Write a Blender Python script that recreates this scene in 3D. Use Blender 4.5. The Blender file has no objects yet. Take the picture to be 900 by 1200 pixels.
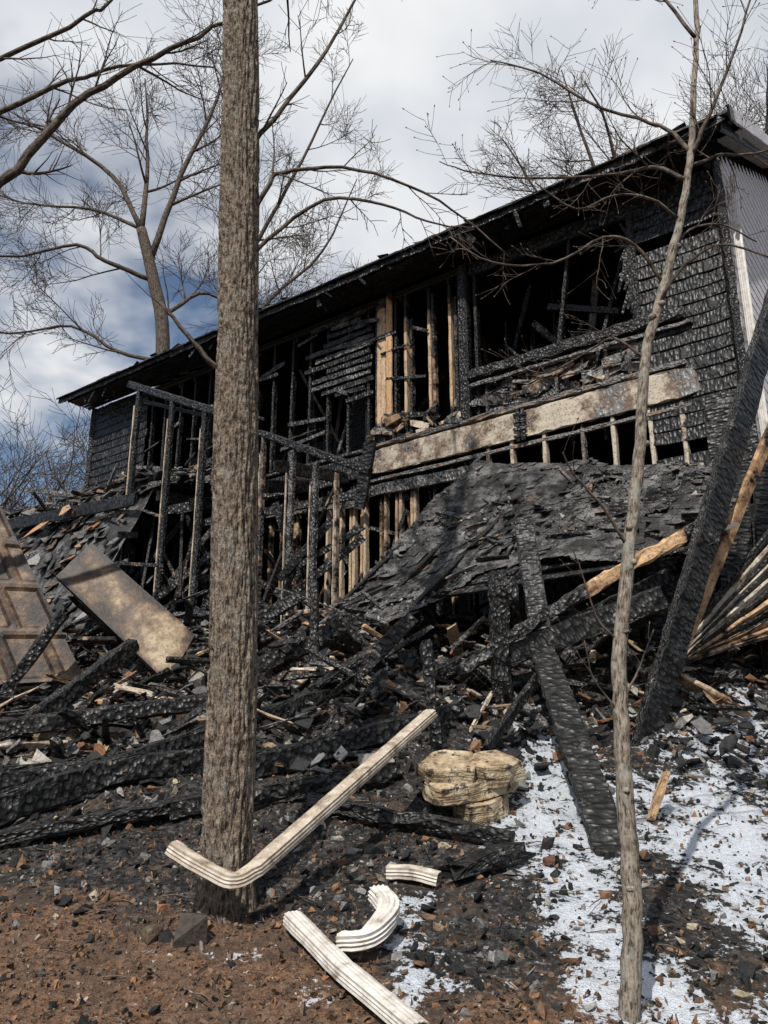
import bpy, math, random
from mathutils import Vector, noise, Matrix
import bmesh
random.seed(7)
R=random.random; U=random.uniform
V=Vector
scene=bpy.context.scene
# ------------------------------------------------------------------ helpers
def sm(a,b,x):
    t=max(0,min(1,(x-a)/(b-a))); return t*t*(3-2*t)
def nz(x,y,z=0): return noise.noise(V((x,y,z)))
class MB:
    def __init__(s): s.v=[];s.f=[];s.c=[];s.uv=[];s.sm=[]
    def ring_tube(s,rings,cols,us,perim,close=True,smooth=False):
        base=len(s.v); k=len(rings[0])
        for r,c in zip(rings,cols):
            s.v.extend(r); s.c.extend([c]*k)
        for i in range(len(rings)-1):
            for j in range(k):
                j2=(j+1)%k
                s.f.append((base+i*k+j,base+i*k+j2,base+(i+1)*k+j2,base+(i+1)*k+j))
                a=perim*j/k;b=perim*(j+1)/k
                s.uv.extend([(us[i],a),(us[i],b),(us[i+1],b),(us[i+1],a)]); s.sm.append(smooth)
        if close:
            for off,rev in ((0,True),((len(rings)-1)*k,False)):
                idx=[base+off+j for j in range(k)]
                if rev: idx.reverse()
                s.f.append(tuple(idx)); s.uv.extend([(us[0]+.03*math.cos(6.283*j/k),.03*math.sin(6.283*j/k)) for j in range(k)]); s.sm.append(False)
    def beam(s,p0,p1,w,h,up=(0,0,1),c0=(0,0,0),c1=None,seg=None,jit=.004,sag=0,cf=None,taper=1):
        p0=V(p0);p1=V(p1);c1=c1 or c0
        ax=p1-p0;L=ax.length
        if L<1e-4: return
        ax.normalize(); up=V(up)
        side=ax.cross(up)
        if side.length<1e-3: side=ax.cross(V((1,0,.1)))
        side.normalize(); up=side.cross(ax).normalized()
        seg=seg or max(2,min(26,int(L/.14)))
        ch=.18*min(w,h)
        prof=[(-w/2+ch,-h/2),(w/2-ch,-h/2),(w/2,-h/2+ch),(w/2,h/2-ch),(w/2-ch,h/2),(-w/2+ch,h/2),(-w/2,h/2-ch),(-w/2,-h/2+ch)]
        rings=[];cols=[];us=[];o=R()*20
        for i in range(seg+1):
            t=i/seg; q=p0+ax*(L*t)
            q=q+V((0,0,-sag*4*t*(1-t)))
            k=1+(taper-1)*t
            e=1.0 if 0<i<seg else U(.75,1)
            rings.append([q+side*(a*k*e+U(-jit,jit))+up*(b*k*e+U(-jit,jit))+ax*(U(-jit,jit)*(3 if i in(0,seg) else 1)) for a,b in prof])
            if cf: cols.append(cf(t))
            else: cols.append(tuple(c0[m]+(c1[m]-c0[m])*t for m in range(3)))
            us.append(o+L*t)
        s.ring_tube(rings,cols,us,2*(w+h))
    def tube(s,pts,rad,k=6,col=(0,0,0),jit=0):
        n=len(pts); rings=[];us=[];u=R()*10
        t=(pts[1]-pts[0]).normalized()
        a=t.cross(V((.3,.9,.2))); 
        if a.length<.05:a=t.cross(V((1,0,0)))
        a.normalize()
        for i in range(n):
            if i==0:t=pts[1]-pts[0]
            elif i==n-1:t=pts[-1]-pts[-2]
            else:t=pts[i+1]-pts[i-1]
            if t.length<1e-6:t=V((0,0,1))
            t.normalize()
            a=a-t*a.dot(t)
            if a.length<1e-4:a=t.orthogonal()
            a.normalize(); b=t.cross(a)
            r=rad[i]
            rings.append([pts[i]+(a*math.cos(6.2832*j/k)+b*math.sin(6.2832*j/k))*r*(1+U(-jit,jit)) for j in range(k)])
            if i:u+=(pts[i]-pts[i-1]).length
            us.append(u)
        s.ring_tube(rings,[col]*n,us,6.28*rad[0],close=(k>4),smooth=True)
    def poly(s,top,th,nrm,col):
        n=len(top);b=len(s.v);nrm=V(nrm).normalized()
        s.v.extend(top);s.v.extend([p-nrm*th for p in top]);s.c.extend([col]*(2*n))
        s.f.append(tuple(range(b,b+n)));s.uv.extend([(p.x,p.y) for p in top]);s.sm.append(False)
        s.f.append(tuple(reversed(range(b+n,b+2*n))));s.uv.extend([(p.x,p.y) for p in top]);s.sm.append(False)
        for i in range(n):
            j=(i+1)%n
            s.f.append((b+j,b+i,b+n+i,b+n+j));s.uv.extend([(0,0),(.1,0),(.1,.1),(0,.1)]);s.sm.append(False)
    def chunk(s,tpl,loc,sc,rot,col):
        b=len(s.v);vs,fs=tpl
        for p in vs:
            q=rot@V((p[0]*sc[0],p[1]*sc[1],p[2]*sc[2])); s.v.append(q+loc)
        s.c.extend([col]*len(vs))
        for f in fs:
            s.f.append(tuple(b+i for i in f));s.uv.extend([(0,0),(.05,0),(0,.05)]);s.sm.append(False)
    def obj(s,name,mat,parent=None):
        me=bpy.data.meshes.new(name); me.from_pydata([tuple(p) for p in s.v],[],s.f)
        me.polygons.foreach_set('use_smooth',s.sm)
        u=me.uv_layers.new(name='UVMap'); u.data.foreach_set('uv',[x for p in s.uv for x in p])
        ca=me.color_attributes.new('Col','FLOAT_COLOR','POINT')
        ca.data.foreach_set('color',[x for c in s.c for x in (c[0],c[1],c[2],1)])
        me.materials.append(mat); me.update()
        ob=bpy.data.objects.new(name,me); scene.collection.objects.link(ob)
        if parent: ob.parent=parent
        return ob
def empty(name):
    e=bpy.data.objects.new(name,None); scene.collection.objects.link(e); return e
def hull(n=11,sq=.6):
    bm=bmesh.new()
    for i in range(n):
        p=V((U(-1,1),U(-1,1),U(-1,1)))
        m=max(abs(p.x),abs(p.y),abs(p.z)); p=p.lerp(p/m,sq)
        bm.verts.new(p*.5)
    r=bmesh.ops.convex_hull(bm,input=bm.verts)
    bmesh.ops.delete(bm,geom=[g for g in r['geom_interior'] if isinstance(g,bmesh.types.BMVert)],context='VERTS')
    bmesh.ops.triangulate(bm,faces=bm.faces)
    bm.normal_update(); bm.verts.index_update()
    out=([tuple(v.co) for v in bm.verts],[tuple(v.index for v in f.verts) for f in bm.faces])
    bm.free(); return out
TPL=[hull(random.randint(8,13),U(.3,.9)) for _ in range(24)]
def rrot(): return Matrix.Rotation(U(0,6.28),3,'Z')@Matrix.Rotation(U(0,6.28),3,'X')@Matrix.Rotation(U(0,6.28),3,'Y')
def tone(c,lo=.5,hi=1.3):
    k=U(lo,hi);return (c[0]*k,c[1]*k,c[2]*k)
# ------------------------------------------------------------------ materials
class NT:
    def __init__(s,name):
        s.m=bpy.data.materials.new(name); s.m.use_nodes=True; s.t=s.m.node_tree
        s.t.nodes.clear(); s.out=s.n('ShaderNodeOutputMaterial'); s.b=s.n('ShaderNodeBsdfPrincipled')
        s.l(s.b.outputs[0],s.out.inputs[0])
    def n(s,t,**k):
        x=s.t.nodes.new(t)
        for a,b in k.items(): setattr(x,a,b)
        return x
    def l(s,a,b): s.t.links.new(a,b)
    def i(s,x,key,val):
        if isinstance(val,bpy.types.NodeSocket): s.l(val,x.inputs[key])
        else: x.inputs[key].default_value=val
    def math(s,op,a,b=0,c=None,clamp=False):
        x=s.n('ShaderNodeMath',operation=op,use_clamp=clamp); s.i(x,0,a); s.i(x,1,b)
        if c is not None: s.i(x,2,c)
        return x.outputs[0]
    def noise(s,vec,scale,detail=3,rough=.55):
        x=s.n('ShaderNodeTexNoise'); s.i(x,'Scale',scale); s.i(x,'Detail',detail); s.i(x,'Roughness',rough)
        if vec is not None: s.l(vec,x.inputs['Vector'])
        return x.outputs['Fac']
    def vor(s,vec,scale,feat='DISTANCE_TO_EDGE'):
        x=s.n('ShaderNodeTexVoronoi',feature=feat); s.i(x,'Scale',scale); s.l(vec,x.inputs['Vector']); return x.outputs['Distance']
    def map(s,vec,scale):
        x=s.n('ShaderNodeMapping'); s.l(vec,x.inputs['Vector']); x.inputs['Scale'].default_value=scale; return x.outputs[0]
    def ramp(s,fac,stops):
        x=s.n('ShaderNodeValToRGB'); s.l(fac,x.inputs[0]); e=x.color_ramp.elements
        while len(e)<len(stops): e.new(.5)
        for a,(p,c) in zip(e,stops):
            a.position=p; a.color=(c,c,c,1) if isinstance(c,(int,float)) else (*c,1)
        return x.outputs[0]
    def mix(s,f,a,b,mode='MIX'):
        x=s.n('ShaderNodeMix',data_type='RGBA',blend_type=mode); s.i(x,0,f)
        for k,v in ((6,a),(7,b)):
            if isinstance(v,tuple): x.inputs[k].default_value=(*v,1)
            else: s.l(v,x.inputs[k])
        return x.outputs[2]
    def bump(s,h,strength,dist):
        x=s.n('ShaderNodeBump'); x.inputs['Strength'].default_value=strength; x.inputs['Distance'].default_value=dist
        s.l(h,x.inputs['Height']); s.l(x.outputs[0],s.b.inputs['Normal'])
    def fin(s,col,rough=.85,spec=.3):
        s.i(s.b,'Base Color',col if not isinstance(col,tuple) else (*col,1)); s.i(s.b,'Roughness',rough); s.i(s.b,'Specular IOR Level',spec); return s.m
def co(N,k='Object'): return N.n('ShaderNodeTexCoord').outputs[k]
def attr(N):
    a=N.n('ShaderNodeAttribute',attribute_name='Col'); sp=N.n('ShaderNodeSeparateColor'); N.l(a.outputs['Color'],sp.inputs[0]); return a.outputs['Color'],sp.outputs
def mk_burnt(name,lo,hi,pale=(.60,.54,.44)):
    N=NT(name); _,A=attr(N); O=co(N); UV=co(N,'UV')
    grain=N.noise(N.map(UV,(2.5,60,1)),1,2,.6)
    n1=N.noise(O,5,3,.75)
    m=N.math('ADD',A[0],N.math('MULTIPLY',N.math('SUBTRACT',n1,.5),1.4))
    mask=N.ramp(m,[(.44,0.),(.56,1.)])
    al=N.vor(N.map(UV,(26,40,1)),1,'F1')
    crack=N.ramp(al,[(.30,1.),(.72,0.)])
    charc=N.mix(crack,(.0015,.0015,.0015),(.0185,.018,.0175))
    ashn=N.noise(O,38,2,.75)
    ash=N.ramp(N.math('ADD',N.math('MULTIPLY',A[1],.32),N.math('MULTIPLY',N.math('ADD',ashn,n1),.5)),[(.61,0.),(.78,1.)])
    charc=N.mix(N.math('MULTIPLY',ash,.8),charc,(.23,.22,.21))
    wood=N.ramp(grain,[(.3,lo),(.7,hi)])
    palec=N.mix(grain,tuple(x*.5 for x in pale),pale)
    wood=N.mix(A[2],wood,palec)
    wood=N.mix(N.ramp(m,[(.50,0.),(.80,1.)]),(.085,.036,.014),wood)
    wood=N.mix(N.ramp(ashn,[(.34,.7),(.48,0.)]),wood,(.07,.05,.035))
    col=N.mix(mask,charc,wood)
    h=N.math('ADD',N.math('MULTIPLY',N.math('MULTIPLY',crack,N.math('SUBTRACT',1.,mask)),1.4),N.math('MULTIPLY',grain,.6))
    N.bump(h,.9,.008)
    N.fin(col,.5,.4); N.i(N.b,'Roughness',N.math('ADD',N.math('MULTIPLY',mask,.3),.45)); return N.m
M_wood=mk_burnt('burnt_wood',(.34,.18,.08),(.62,.41,.22))
M_side=mk_burnt('weathered_siding',(.56,.54,.57),(.68,.66,.69),(.62,.55,.47))
def mk_attr(name,rough=.85,bs=30,bd=.006,spec=.3,var=(.4,1.)):
    N=NT(name); c,A=attr(N); O=co(N)
    n=N.noise(O,bs,2,.7); v=N.ramp(n,[(.3,var[0]),(.7,var[1])])
    col=N.mix(1.,c,v,'MULTIPLY'); N.bump(n,.8,bd); return N.fin(col,rough,spec)
M_rub=mk_attr('rubble',.75,34,.01)
def mk_shin():
    N=NT('charred_shingle'); c,A=attr(N); O=co(N)
    n=N.noise(O,55,3,.75); n2=N.noise(O,4.5,3,.75); v=N.ramp(n,[(.3,.3),(.7,1.4)])
    col=N.mix(1.,c,v,'MULTIPLY')
    a=N.ramp(N.math('ADD',n2,N.math('MULTIPLY',n,.4)),[(.67,0.),(.83,.6)])
    col=N.mix(a,col,(.20,.195,.19)); N.bump(n,1.,.014); return N.fin(col,.6,.4)
M_shin=mk_shin()
M_leaf=mk_attr('dry_leaf',.9,60,.002)
def mk_bark(name,lo,hi,sc,stretch,lichen=0.,bd=.012):
    N=NT(name); UV=co(N,'UV'); O=co(N)
    mp=N.map(UV,(sc*stretch,sc,1)); wob=N.noise(O,22,3,.75); fur=N.noise(mp,1,2,.7)
    h=N.math('ADD',N.math('MULTIPLY',fur,.7),N.math('MULTIPLY',wob,.5))
    col=N.ramp(h,[(.47,tuple(x*.22 for x in lo)),(.58,lo),(.74,hi)])
    if lichen: col=N.mix(N.math('MULTIPLY',N.ramp(N.noise(O,9,3,.75),[(.54,0.),(.62,1.)]),lichen),col,(.27,.275,.24))
    N.bump(h,1.,bd); return N.fin(col,.9,.2)
M_bark=mk_bark('furrowed_bark',(.12,.092,.07),(.25,.205,.16),70,.30,.30,.03)
M_thin=mk_bark('smooth_bark',(.17,.14,.11),(.31,.275,.23),50,.4,.55,.005)
M_bg=mk_bark('twig_bark',(.07,.055,.045),(.15,.12,.095),30,.3,0,.01)
def mk_ground():
    N=NT('burnt_soil'); _,A=attr(N); O=co(N)
    n1=N.noise(O,3,3,.7); n2=N.noise(O,26,4,.75); n3=N.noise(O,95,2,.7)
    soil=N.ramp(n2,[(.34,(.024,.014,.010)),(.48,(.10,.061,.040)),(.66,(.215,.138,.090))])
    soil=N.mix(N.ramp(n3,[(.48,0.),(.64,.6)]),soil,(.25,.12,.06))
    soil=N.mix(N.ramp(n1,[(.48,0.),(.62,.55)]),soil,(.06,.045,.035))
    ch=N.ramp(n2,[(.36,(.005,.005,.005)),(.52,(.026,.024,.023)),(.68,(.14,.13,.12))])
    ch=N.mix(N.ramp(n1,[(.52,0.),(.66,.55)]),ch,(.105,.068,.045))
    cm=N.ramp(N.math('ADD',A[1],N.math('MULTIPLY',N.math('SUBTRACT',n1,.5),1.5)),[(.38,0.),(.6,1.)])
    col=N.mix(cm,soil,ch)
    f=N.math('ADD',A[0],N.math('MULTIPLY',N.math('SUBTRACT',N.noise(O,6.5,5,.72),.5),2.3))
    f=N.math('ADD',f,N.math('MULTIPLY',N.math('SUBTRACT',n2,.5),.35))
    fm=N.ramp(f,[(.44,0.),(.52,.75),(.8,1.)])
    foam=N.mix(n3,(.38,.415,.47),(.74,.78,.83))
    col=N.mix(fm,col,foam)
    h=N.math('ADD',N.math('MULTIPLY',n2,1.),N.math('MULTIPLY',n3,.5))
    N.bump(h,1.,.035); N.fin(col,.85,.3)
    N.i(N.b,'Roughness',N.math('SUBTRACT',.9,N.math('MULTIPLY',fm,.45)))
    return N.m
M_ground=mk_ground()
def mk_paint():
    N=NT('weathered_white_paint'); _,A=attr(N); O=co(N)
    n=N.noise(O,11,4,.72); col=N.ramp(n,[(.34,(.11,.08,.055)),(.46,(.30,.235,.165)),(.62,(.48,.41,.33))])
    white=N.ramp(n,[(.30,(.24,.20,.16)),(.42,(.48,.45,.41)),(.6,(.62,.60,.57))])
    col=N.mix(A[0],col,white); N.bump(n,.3,.003); return N.fin(col,.5,.4)
M_paint=mk_paint()
def mk_rock():
    N=NT('limestone'); O=co(N); n=N.noise(O,9,4,.75); n2=N.noise(N.map(O,(3,3,30)),1,3,.6)
    col=N.ramp(n,[(.34,(.12,.08,.045)),(.5,(.33,.255,.165)),(.68,(.48,.41,.30))])
    col=N.mix(N.ramp(n2,[(.55,0.),(.7,.6)]),col,(.42,.25,.11))
    col=N.mix(N.ramp(N.noise(O,13,3,.75),[(.54,0.),(.62,.9)]),col,(.025,.022,.02))
    N.bump(N.math('ADD',n,n2),.8,.035); return N.fin(col,.88,.25)
M_rock=mk_rock()
def mk_panel():
    N=NT('sooty_panel'); _,A=attr(N); O=co(N)
    n=N.noise(O,4.2,4,.75); n2=N.noise(O,34,3,.75)
    m=N.math('ADD',A[0],N.math('MULTIPLY',N.math('SUBTRACT',n,.5),1.9))
    col=N.ramp(m,[(.2,(.008,.006,.005)),(.42,(.06,.033,.018)),(.60,(.15,.095,.050)),(.95,(.36,.28,.18))])
    col=N.mix(N.ramp(n2,[(.5,0.),(.66,.6)]),col,(.08,.04,.02))
    N.bump(n2,.6,.008); return N.fin(col,.55,.4)
M_panel=mk_panel()
# ------------------------------------------------------------------ terrain
def H0(y):
    if y<0: return max(-4,.11*y)
    if y<7.5: return .11*y+.02*y*y
    return 1.95+1.35*(1-math.exp(-(y-7.5)*.41/1.35))
MOUND=[(-.3,8.3,1.0,.30),(2.1,7.7,1.1,.55),(.3,6.9,.8,.22),(-3.4,6.6,.8,.12),(-1.9,9.4,1.1,.35),(-.9,6.6,.9,.12)]
def gh(x,y):
    z=H0(y); m=sm(4.6,6.2,y)*(1-sm(10,13,y))
    if -8<x<8 and 1<y<14:
        z+=.016*nz(x*4,y*4)+.012*nz(x*13,y*13,3)
        z+=m*(.08*nz(x*1.3,y*1.3,5)+.05*nz(x*4,y*4,9))
        for a,b,r,h in MOUND:
            d2=((x-a)**2+(y-b)**2)/(r*r)
            if d2<9: z+=h*math.exp(-d2)
    else: z+=.25*nz(x*.06,y*.06) if abs(x)>14 or y>30 else 0
    return z
FOAM=[(1.24,6.12,.45,.7,.5),(1.15,5.1,.26,.75,.62),(.9,4.0,.2,.65,.66),(.12,3.66,.16,.25,.6),(1.95,5.29,.42,.42,.55),(1.75,4.3,.22,.8,.6),(.70,5.06,.25,.35,.48),(1.05,3.55,.3,.25,.5),(-.73,3.84,.24,.12,.42),(2.6,6.2,.6,.5,.52),(3.2,7.0,.5,.5,.45),(.1,4.25,.18,.26,.45),(-.3,3.5,.14,.14,.45),(2.2,4.9,.3,.8,.52),(-2.3,7.4,.4,.3,.3),(1.4,3.3,.25,.3,.5),(-.3,7.6,.6,.3,.3),(.5,7.0,.5,.3,.3)]
def foam(x,y):
    f=0
    for a,b,rx,ry,k in FOAM:
        d=((x-a)/rx)**2+((y-b)/ry)**2
        if d<8: f+=k*math.exp(-d*.8)
    return min(f,.70)
def charm(x,y):
    e=4.55+.2*math.sin(x*1.7)-1.0*sm(-.6,.3,x)
    return .14+.72*sm(e-.6,e+.35,y)
def lines(a,b,step,far,f=1.35):
    L=[];v=a
    while v<b: L.append(v);v+=step
    L.append(b);s=step;v=b
    while v<far: s*=f;v+=s;L.append(v)
    s=step;v=a;pre=[]
    while v>-far: s*=f;v-=s;pre.append(v)
    return pre[::-1]+L
gx=lines(-4.2,4.4,.036,400);gy=lines(2.6,10,.036,400)
mb=MB();nx=len(gx)
for y in gy:
    for x in gx:
        mb.v.append((x,y,gh(x,y)));mb.c.append((foam(x,y),charm(x,y),0))
for j in range(len(gy)-1):
    for i in range(nx-1):
        a=j*nx+i;mb.f.append((a,a+1,a+nx+1,a+nx));mb.uv.extend([(0,0)]*4);mb.sm.append(True)
mb.obj('hillside_ground',M_ground)
# ------------------------------------------------------------------ house
W0=V((3.86,8.0,0));D=V((-.803,.596,0));NN=V((-.596,-.803,0));Z=V((0,0,1))
def P(s,o,z): return W0+D*s+NN*o+Z*z
house=empty('burnt_house')
BLK=(0,.0,0)
mb=MB()
def panel(s0,o0,z0,s1,o1,z1,th=.05,fr=0.,ash=0.):
    a=P(s0,o0,z0);b=P(s1,o1,z0)
    mb.beam((a+b)/2+Z*0,(a+b)/2+Z*(z1-z0),th,(b-a).length,up=(b-a),c0=(fr,ash,0),seg=6,jit=.002)
panel(0,-4.2,2.4,12.1,-4.2,10.9); panel(0,-2.2,5.4,2.0,-2.2,8.0,.06,0,.2); panel(4.2,-1.8,5.4,7.0,-1.8,8.1,.06); panel(8.6,-2.4,5.4,10.4,-2.4,8.1,.06)
panel(12.1,0,2.4,12.1,-4.2,8.3); panel(0.05,-.02,4.0,.05,-4.2,8.3)
panel(3.3,-2.6,2.4,7.4,-2.6,5.2,.06); panel(5.2,-.1,5.3,5.2,-4.1,8.1,.08); panel(7.4,-.1,2.6,7.4,-4.1,5.2,.08)
mb.obj('interior_walls',M_wood,house)
mb=MB()
for zz,st in ((5.36,.0),(8.14,.0)):
    for i in range(16):
        o=-.15-.25*i
        mb.beam(P(.1,o,zz),P(12.1,o,zz+U(-.01,.01)),.246,.03,c0=BLK)
s=.3
while s<12:
    mb.beam(P(s,-.1,5.2),P(s,-4.1,5.2),.045,.24,c0=BLK)
    if R()<.85: mb.beam(P(s,.0,7.99),P(s+U(-.06,.06),-4.1,7.99+U(-.3,0)),.045,.16,c0=BLK)
    if R()<.6: mb.beam(P(s,-1.8+U(-.5,.5),5.4),P(s+U(-.05,.05),-1.8,8.0),.09,.04,c0=(U(0,.35),.3,0))
    s+=.42
for i in range(44):
    s=U(1,3.2) if i<26 else U(5,11); o=U(-2.2,-.4)
    mb.beam(P(s,o,U(5.4,7)),P(s+U(-.9,.9),o+U(-.6,.6),U(6.2,8.1)),.04,U(.04,.12),c0=(U(0,.35),U(0,.6),0))
mb.obj('charred_floor_and_ceiling_joists',M_wood,house)
# front wall
mb=MB()
def stud(s,z0,z1,w=.045,dp=.09,o=-.05,c0=BLK,c1=None,lean=0,cf=None):
    mb.beam(P(s,o,z0),P(s+lean,o,z1),w,dp,up=NN,c0=c0,c1=c1,cf=cf,jit=.004)
s=5.1
while s<12.0:
    c=random.choice([BLK,(.2,.3,.2),(.12,.4,0),(.45,.2,.1)])
    stud(s,5.7,8.05,c0=c,c1=BLK,lean=U(-.03,.03)); s+=.40
def hot(a,b,lo=.1,hi=.95,p=.3):
    return lambda t:((lo+(hi-lo)*sm(a-.1,a+.1,t)*(1-sm(b-.1,b+.1,t))),.25,p)
stud(4.86,5.75,8.1,.16,.04,-.02,cf=hot(.1,.92,.1,.95)); stud(4.70,6.0,8.15,.10,.04,.01,cf=hot(.05,.95,.2,1.2,.0))
stud(4.60,5.8,8.1,.04,.1,cf=lambda t:(.15,.2,0))
for ss,z0,z1,h in ((4.42,5.7,8.05,.9),(4.33,5.7,7.6,.4),(4.0,5.75,8.0,.8),(3.93,5.8,7.9,.5),(3.66,5.75,8.0,.85),(3.56,5.7,7.7,.3),(4.95,5.7,8.1,.4)):
    stud(ss,z0,z1,cf=hot(.1,.85,.05,h,.3),lean=U(-.02,.02))
stud(3.4,5.75,8.1,.15,.15,.02,c0=(0,.1,0)); stud(3.24,5.75,8.1,.05,.1)
z=6.60
while z<8.1:
    a=5.02+U(-.03,.15);b=6.35+U(-.2,.1)
    if R()<.35: b=U(5.4,6.1)
    if R()<.2: a=U(5.2,5.6)
    mb.beam(P(a,.012,z),P(b,.012,z+U(-.03,.03)),.016,.075,c0=(U(0,.1),U(.0,.5),0),jit=.008)
    z+=.118
for i in range(34):
    s=U(3.5,12);z=U(5.8,7.9);mb.beam(P(s,.02+U(-.02,.03),z),P(s+U(.2,.9),.02,z+U(-.15,.15)),.02,U(.02,.08),c0=(U(0,.25),U(.1,.5),U(0,.6)),jit=.006)
for z,h in ((8.05,.05),(8.11,.05)): mb.beam(P(0,-.05,z),P(12.1,-.05,z),.095,h,c0=BLK)
mb.beam(P(3.2,-.05,5.73),P(12.1,-.05,5.73),.1,.05,c0=(.2,.4,.1))
mb.beam(P(.95,.0,7.98),P(3.3,.0,8.0),.07,.2,c0=BLK)
stud(1.0,5.7,8.0,.09,.1,0); stud(2.05,6.38,7.9,.05,.08,-.02,lean=-.25); 
mb.beam(P(.5,.06,6.36),P(3.35,.06,6.36),.12,.15,c0=(.0,.2,0),jit=.014,seg=30)
mb.beam(P(.4,.075,6.21),P(3.3,.075,6.20),.04,.05,c0=(.25,.6,.5),jit=.012)
def rimc(t):
    return (.70+.75*nz(t*7,1.)+(-.4 if t<.08 else 0)-.15*sm(.75,1,t),.9,.9)
mb.beam(P(.42,.05,5.50),P(5.0,.05,5.46),.045,.36,cf=rimc,seg=40,jit=.012)
mb.beam(P(.5,.03,5.74),P(4.9,.03,5.71),.10,.06,c0=(.4,.7,.8),jit=.012,seg=30)
mb.beam(P(5.0,.03,5.46),P(12.1,.03,5.46),.045,.34,c0=(.02,.2,0))
for s in (2.55,2.62): mb.beam(P(s,.09,5.25),P(s,.09,5.68),.05,.02,up=NN,c0=BLK)
for z in (5.3,5.4,5.5,5.6): mb.beam(P(2.5,.10,z),P(2.68,.10,z+.02),.02,.035,c0=BLK)
s=.6
while s<3.3:
    stud(s,5.76,6.2,.045,.09,-.02,c0=(U(0,.6),.5,.4)); s+=U(.22,.4)
for i in range(60):
    s=U(.6,3.2);z=U(5.78,6.18)
    mb.beam(P(s,.0+U(-.08,.05),z),P(s+U(.08,.45),U(-.05,.05),z+U(-.12,.12)),.012,U(.03,.14),up=Z+NN*U(-.6,.6),c0=(U(0,.6),U(.2,1),.8),jit=.015)
for i in range(34):
    s=U(3.2,5.0);z=U(5.74,6.1);mb.beam(P(s,U(-.1,.1),z),P(s+U(-.3,.3),U(-.1,.1),z+U(-.1,.1)),.02,U(.03,.12),up=Z+NN*U(-.6,.6),c0=(U(0,.9),U(.2,1),U(.2,1)),jit=.012)
s=3.4
while s<7.5:
    h=random.choice([.3,.6,.85,.95]); stud(s,2.7,5.26,.045,.09,cf=hot(.2,.92,.05,h,.55),lean=U(-.03,.03)); 
    if R()<.5: stud(s+.07,2.8,5.2,.04,.09,cf=hot(.3,.9,0,h,.3))
    s+=U(.20,.36)
while s<12.1: stud(s,2.9,5.26); s+=.42
for s,h in ((.62,.7),(.98,.85),(1.42,.8),(1.8,.3),(2.3,.7),(2.75,.75),(3.1,.5)): stud(s,4.2,5.3,.05,.09,-.0,cf=lambda t,h=h:(h+.1,.6,.9))
mb.beam(P(.5,.02,5.22),P(5.0,.02,5.20),.06,.05,c0=(.4,.8,.7),jit=.006)
mb.beam(P(.45,.03,4.50),P(3.3,.03,4.45),.08,.06,c0=(.65,.8,.9),jit=.006)
mb.beam(P(.45,.0,4.33),P(3.3,.0,4.28),.05,.28,c0=(.1,.5,.5),jit=.006)
mb.beam(P(.45,.0,3.4),P(3.3,.0,3.4),.05,1.5,c0=BLK,jit=.006)
mb.beam(P(2.35,.045,4.72),P(3.5,.045,4.95),.03,.3,c0=(.55,.9,.9),jit=.01)
mb.beam(P(3.3,.06,5.0),P(5.5,.06,5.05),.05,.16,c0=(.2,.5,.3),jit=.01)
mb.beam(P(5.2,.06,4.9),P(8.0,.06,5.1),.05,.1,c0=(.3,.5,.3),jit=.01)
for i in range(30):
    s=U(3.3,7.3);z=U(3.2,5.0); mb.beam(P(s,-.1+U(-.2,.1),z),P(s+U(-.5,.5),.0,z+U(-.6,.6)),.03,U(.03,.1),c0=(U(0,.6),U(0,.6),U(0,.6)))
mb.obj('front_wall_framing',M_wood,house)
# charred siding
mb=MB()
def lap(s0,s1,z0,z1,o,gap=.0,pt=.165):
    z=z0
    while z<z1:
        if R()>gap: mb.beam(P(s0+U(-.01,.01),o,z),P(s1+U(-.05,.03),o,z+U(-.006,.006)),.016,pt+.018,up=Z+NN*-.10,c0=(U(-.2,.02),U(.0,.15),0),jit=.006)
        z+=pt
lap(0,1.0,4.4,8.1,.03,.03); lap(10.4,12.12,4.6,8.1,.03,.06)
mb.beam(P(-.06,.03,4.4),P(-.06,.03,8.15),.1,.1,c0=BLK,jit=.01)
mb.beam(P(12.15,.03,4.4),P(12.15,.03,8.15),.1,.1,c0=BLK,jit=.01)
mb.beam(P(.12,.08,4.3),P(.12,.08,5.25),.5,.04,up=NN,c0=(.1,.3,0),jit=.01)
for i in range(22): mb.beam(P(.98,.04,U(6.2,8)),P(.98+U(.05,.25),.03,U(6.2,8)),.02,.04,c0=BLK)
mb.beam(P(11.1,.10,5.9),P(10.85,.12,6.5),.05,.1,c0=(1.,.1,0))
mb.obj('charred_siding',M_wood,house)
# right wall: pale lap siding, thin overlaps
mb=MB()
z=4.15
while z<11.2:
    o0=0.0;o1=-8.0;low=(1-sm(5.4,7.2,z))
    if z>8.25: k=(z-8.25)/.554; o0=-k; o1=-8+k
    def sidec(t,low=low): return (.55+.8*sm(.0+.004*low,.012+.02*low,t)+.25*nz(t*34,z*2),.3,.15)
    if o0-o1>.2:
        mb.beam(P(-.075,o0,z),P(-.075,o1,z),.010,.162,up=Z+D*.035,cf=sidec,seg=60,jit=.0008)
    z+=.158
mb.beam(P(-.10,-.045,4.2),P(-.10,-.045,8.2),.03,.09,up=NN,cf=lambda t:(.65+.5*nz(t*8,2),.6,.5),jit=.003)
mb.obj('side_wall_siding',M_side,house)
mb=MB()
mb.beam(P(.03,-.01,2.0),P(.03,-8,2.0),.2,4.2,c0=(.0,.3,0)); mb.beam(P(.0,-.06,6.2),P(.0,-7.95,6.2),.08,4.1,c0=BLK)
mb.beam(P(12.1,-.05,2.0),P(12.1,-8,2.0),.2,8,c0=BLK); mb.beam(P(0,-8,5),P(12.1,-8,5),.2,6.5,c0=BLK)
mb.obj('foundation_and_back_walls',M_wood,house)
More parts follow.
